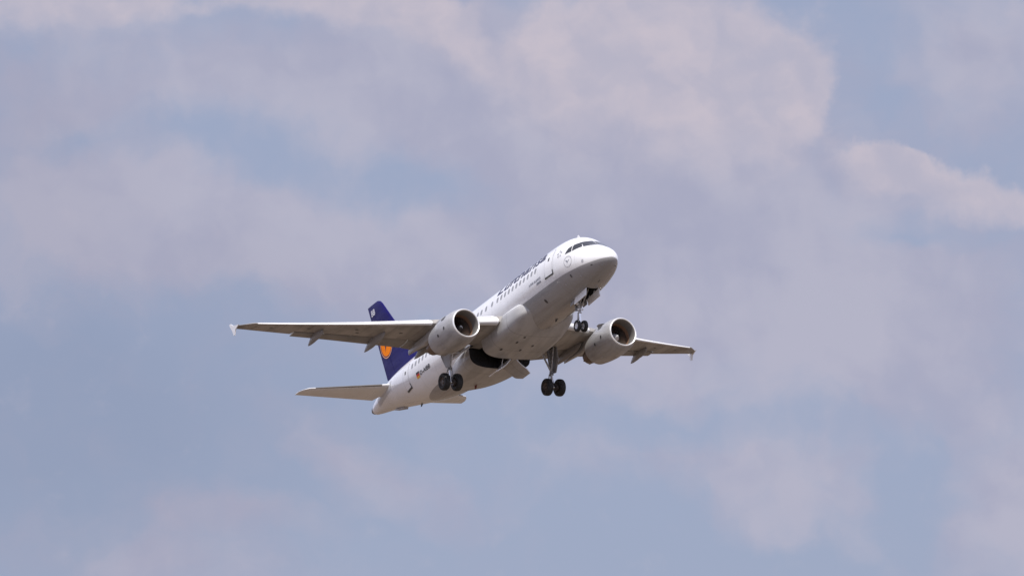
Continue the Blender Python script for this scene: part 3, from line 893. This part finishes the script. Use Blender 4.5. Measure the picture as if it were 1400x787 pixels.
for sg in (1, -1):
    MB().lathe(tyre_prof(.385, .225), (nx, sg*.25, nz), 'y', 40).build('tyre', M['tyre'], gear)
    MB().lathe(rim_prof(.385, .225), (nx, sg*.25, nz), 'y', 32).build('wheel_rim', M['rim'], gear)
    mb = MB(); mb.lathe([(-.09, .001), (-.085, .07), (-.02, .105), (.10, .06), (.12, .001)], (4.80, sg*.19, -2.20), 'x', 20)
    mb.tube((4.84, sg*.19, -2.2), (4.94, 0, -2.25), .03)
    mb.build('landing_light', M['lamp'], gear)
    MB().lathe([(-.06, .001), (-.055, .05), (0, .07), (.07, .04), (.08, .001)], (4.84, sg*.15, -2.58), 'x', 16).build('landing_light', M['lamp'], gear)
    # long forward bay doors hanging vertical
    mb = MB()
    mb.prism([(2.95, sg*.44, -1.80), (4.55, sg*.44, -1.93), (4.62, sg*.50, -2.36), (3.02, sg*.50, -2.28)], (0, sg*.045, 0))
    mb.tube((3.5, sg*.42, -1.75), (3.6, sg*.40, -2.05), .02).tube((4.2, sg*.42, -1.8), (4.25, sg*.40, -2.1), .02)
    mb.build('gear_door', M['white'], gear, False)
    mb = MB(); mb.prism([(4.64, sg*.40, -1.93), (5.22, sg*.40, -1.98), (5.25, sg*.47, -2.26), (4.70, sg*.47, -2.24)], (0, sg*.03, 0))
    mb.build('gear_door', M['belly'], gear, False)
mb = MB(); mb.prism([(5.10, -.20, -1.95), (5.10, .20, -1.95), (5.20, .17, -2.55), (5.20, -.17, -2.55)], (.03, 0, 0)).build('gear_door', M['belly'], gear, False)

# main gear
mx, my, mz = 16.11, 3.85, -3.62
for sg in (1, -1):
    mb = MB()
    mb.tube((15.92, sg*3.70, -.95), (16.06, sg*3.81, -2.72), .11, .10).tube((16.06, sg*3.81, -2.66), (16.065, sg*3.812, -2.78), .145)
    gear = mb.build('main_landing_gear', M['gearleg'], root)
    mb = MB(); mb.tube((16.06, sg*3.81, -2.75), (mx, sg*my, mz), .078).tube((mx, sg*(my-.52), mz), (mx, sg*(my+.52), mz), .075)
    mb.build('strut', M['chrome'], gear)
    mb = MB()
    for o in (-.10, .10):
        mb.tube((16.18, sg*3.81+o, -2.70), (16.55, sg*3.83+o*.4, -3.10), .04, .03).tube((16.55, sg*3.83+o*.4, -3.10), (16.18, sg*my+o, -3.52), .03, .04)
    mb.build('torque_link', M['strut'], gear)
    mb = MB()
    if sg > 0:
        mb.tube((16.0, 3.74, -2.15), (15.9, 2.95, -1.62), .085, .075).tube((15.9, 2.95, -1.62), (15.8, 2.25, -1.18), .075, .08)
        mb.tube((15.95, 3.72, -1.65), (15.92, 2.98, -1.58), .04)
    else:
        mb.tube((16.03, -3.78, -2.55), (15.95, -3.12, -1.05), .065, .06).tube((15.95, -3.12, -1.4), (15.95, -3.70, -1.5), .035)
    mb.tube((15.95, sg*3.78, -2.5), (15.15, sg*3.70, -1.15), .05, .045)
    mb.build('side_stay', M['white'] if sg > 0 else M['strut'], gear)  # starboard white is painted-on sunlight, port keeps plain strut grey
    for s in (1, -1):
        yc = sg*my+s*.4635
        MB().lathe(tyre_prof(.575, .42), (mx, yc, mz), 'y', 48).build('tyre', M['tyre'], gear)
        MB().lathe(rim_prof(.585, .43), (mx, yc, mz), 'y', 32).build('wheel_rim', M['brake'], gear)
        MB().lathe([(-.09, .001), (-.09, .24), (.09, .24), (.09, .001)], (mx, sg*my+s*.22, mz), 'y', 24).build('brake', M['brake'], gear)
    mb = MB()
    yo = sg*4.0
    mb.prism([(15.30, yo, -.95), (16.55, yo, -1.0), (16.58, yo+sg*.02, -1.75), (16.20, yo-sg*.03, -2.62), (15.72, yo-sg*.05, -2.72), (15.30, yo, -2.0)], (0, sg*.05, 0))
    mb.tube((16.0, sg*3.76, -1.9), (16.0, yo, -1.8), .03).tube((16.04, sg*3.8, -2.4), (16.05, yo, -2.35), .03)
    mb.build('leg_door', M['belly'], gear, False)
    mb = MB()
    for (a, b) in (((16.20, sg*3.83, -1.2), (16.22, sg*3.86, -2.72)), ((15.90, sg*3.90, -1.3), (15.98, sg*3.95, -2.6)), ((16.02, sg*3.66, -2.6), (16.0, sg*3.72, -3.4))):
        mb.tube(a, b, .022)
    mb.build('hydraulic_line', M['bare'], gear)
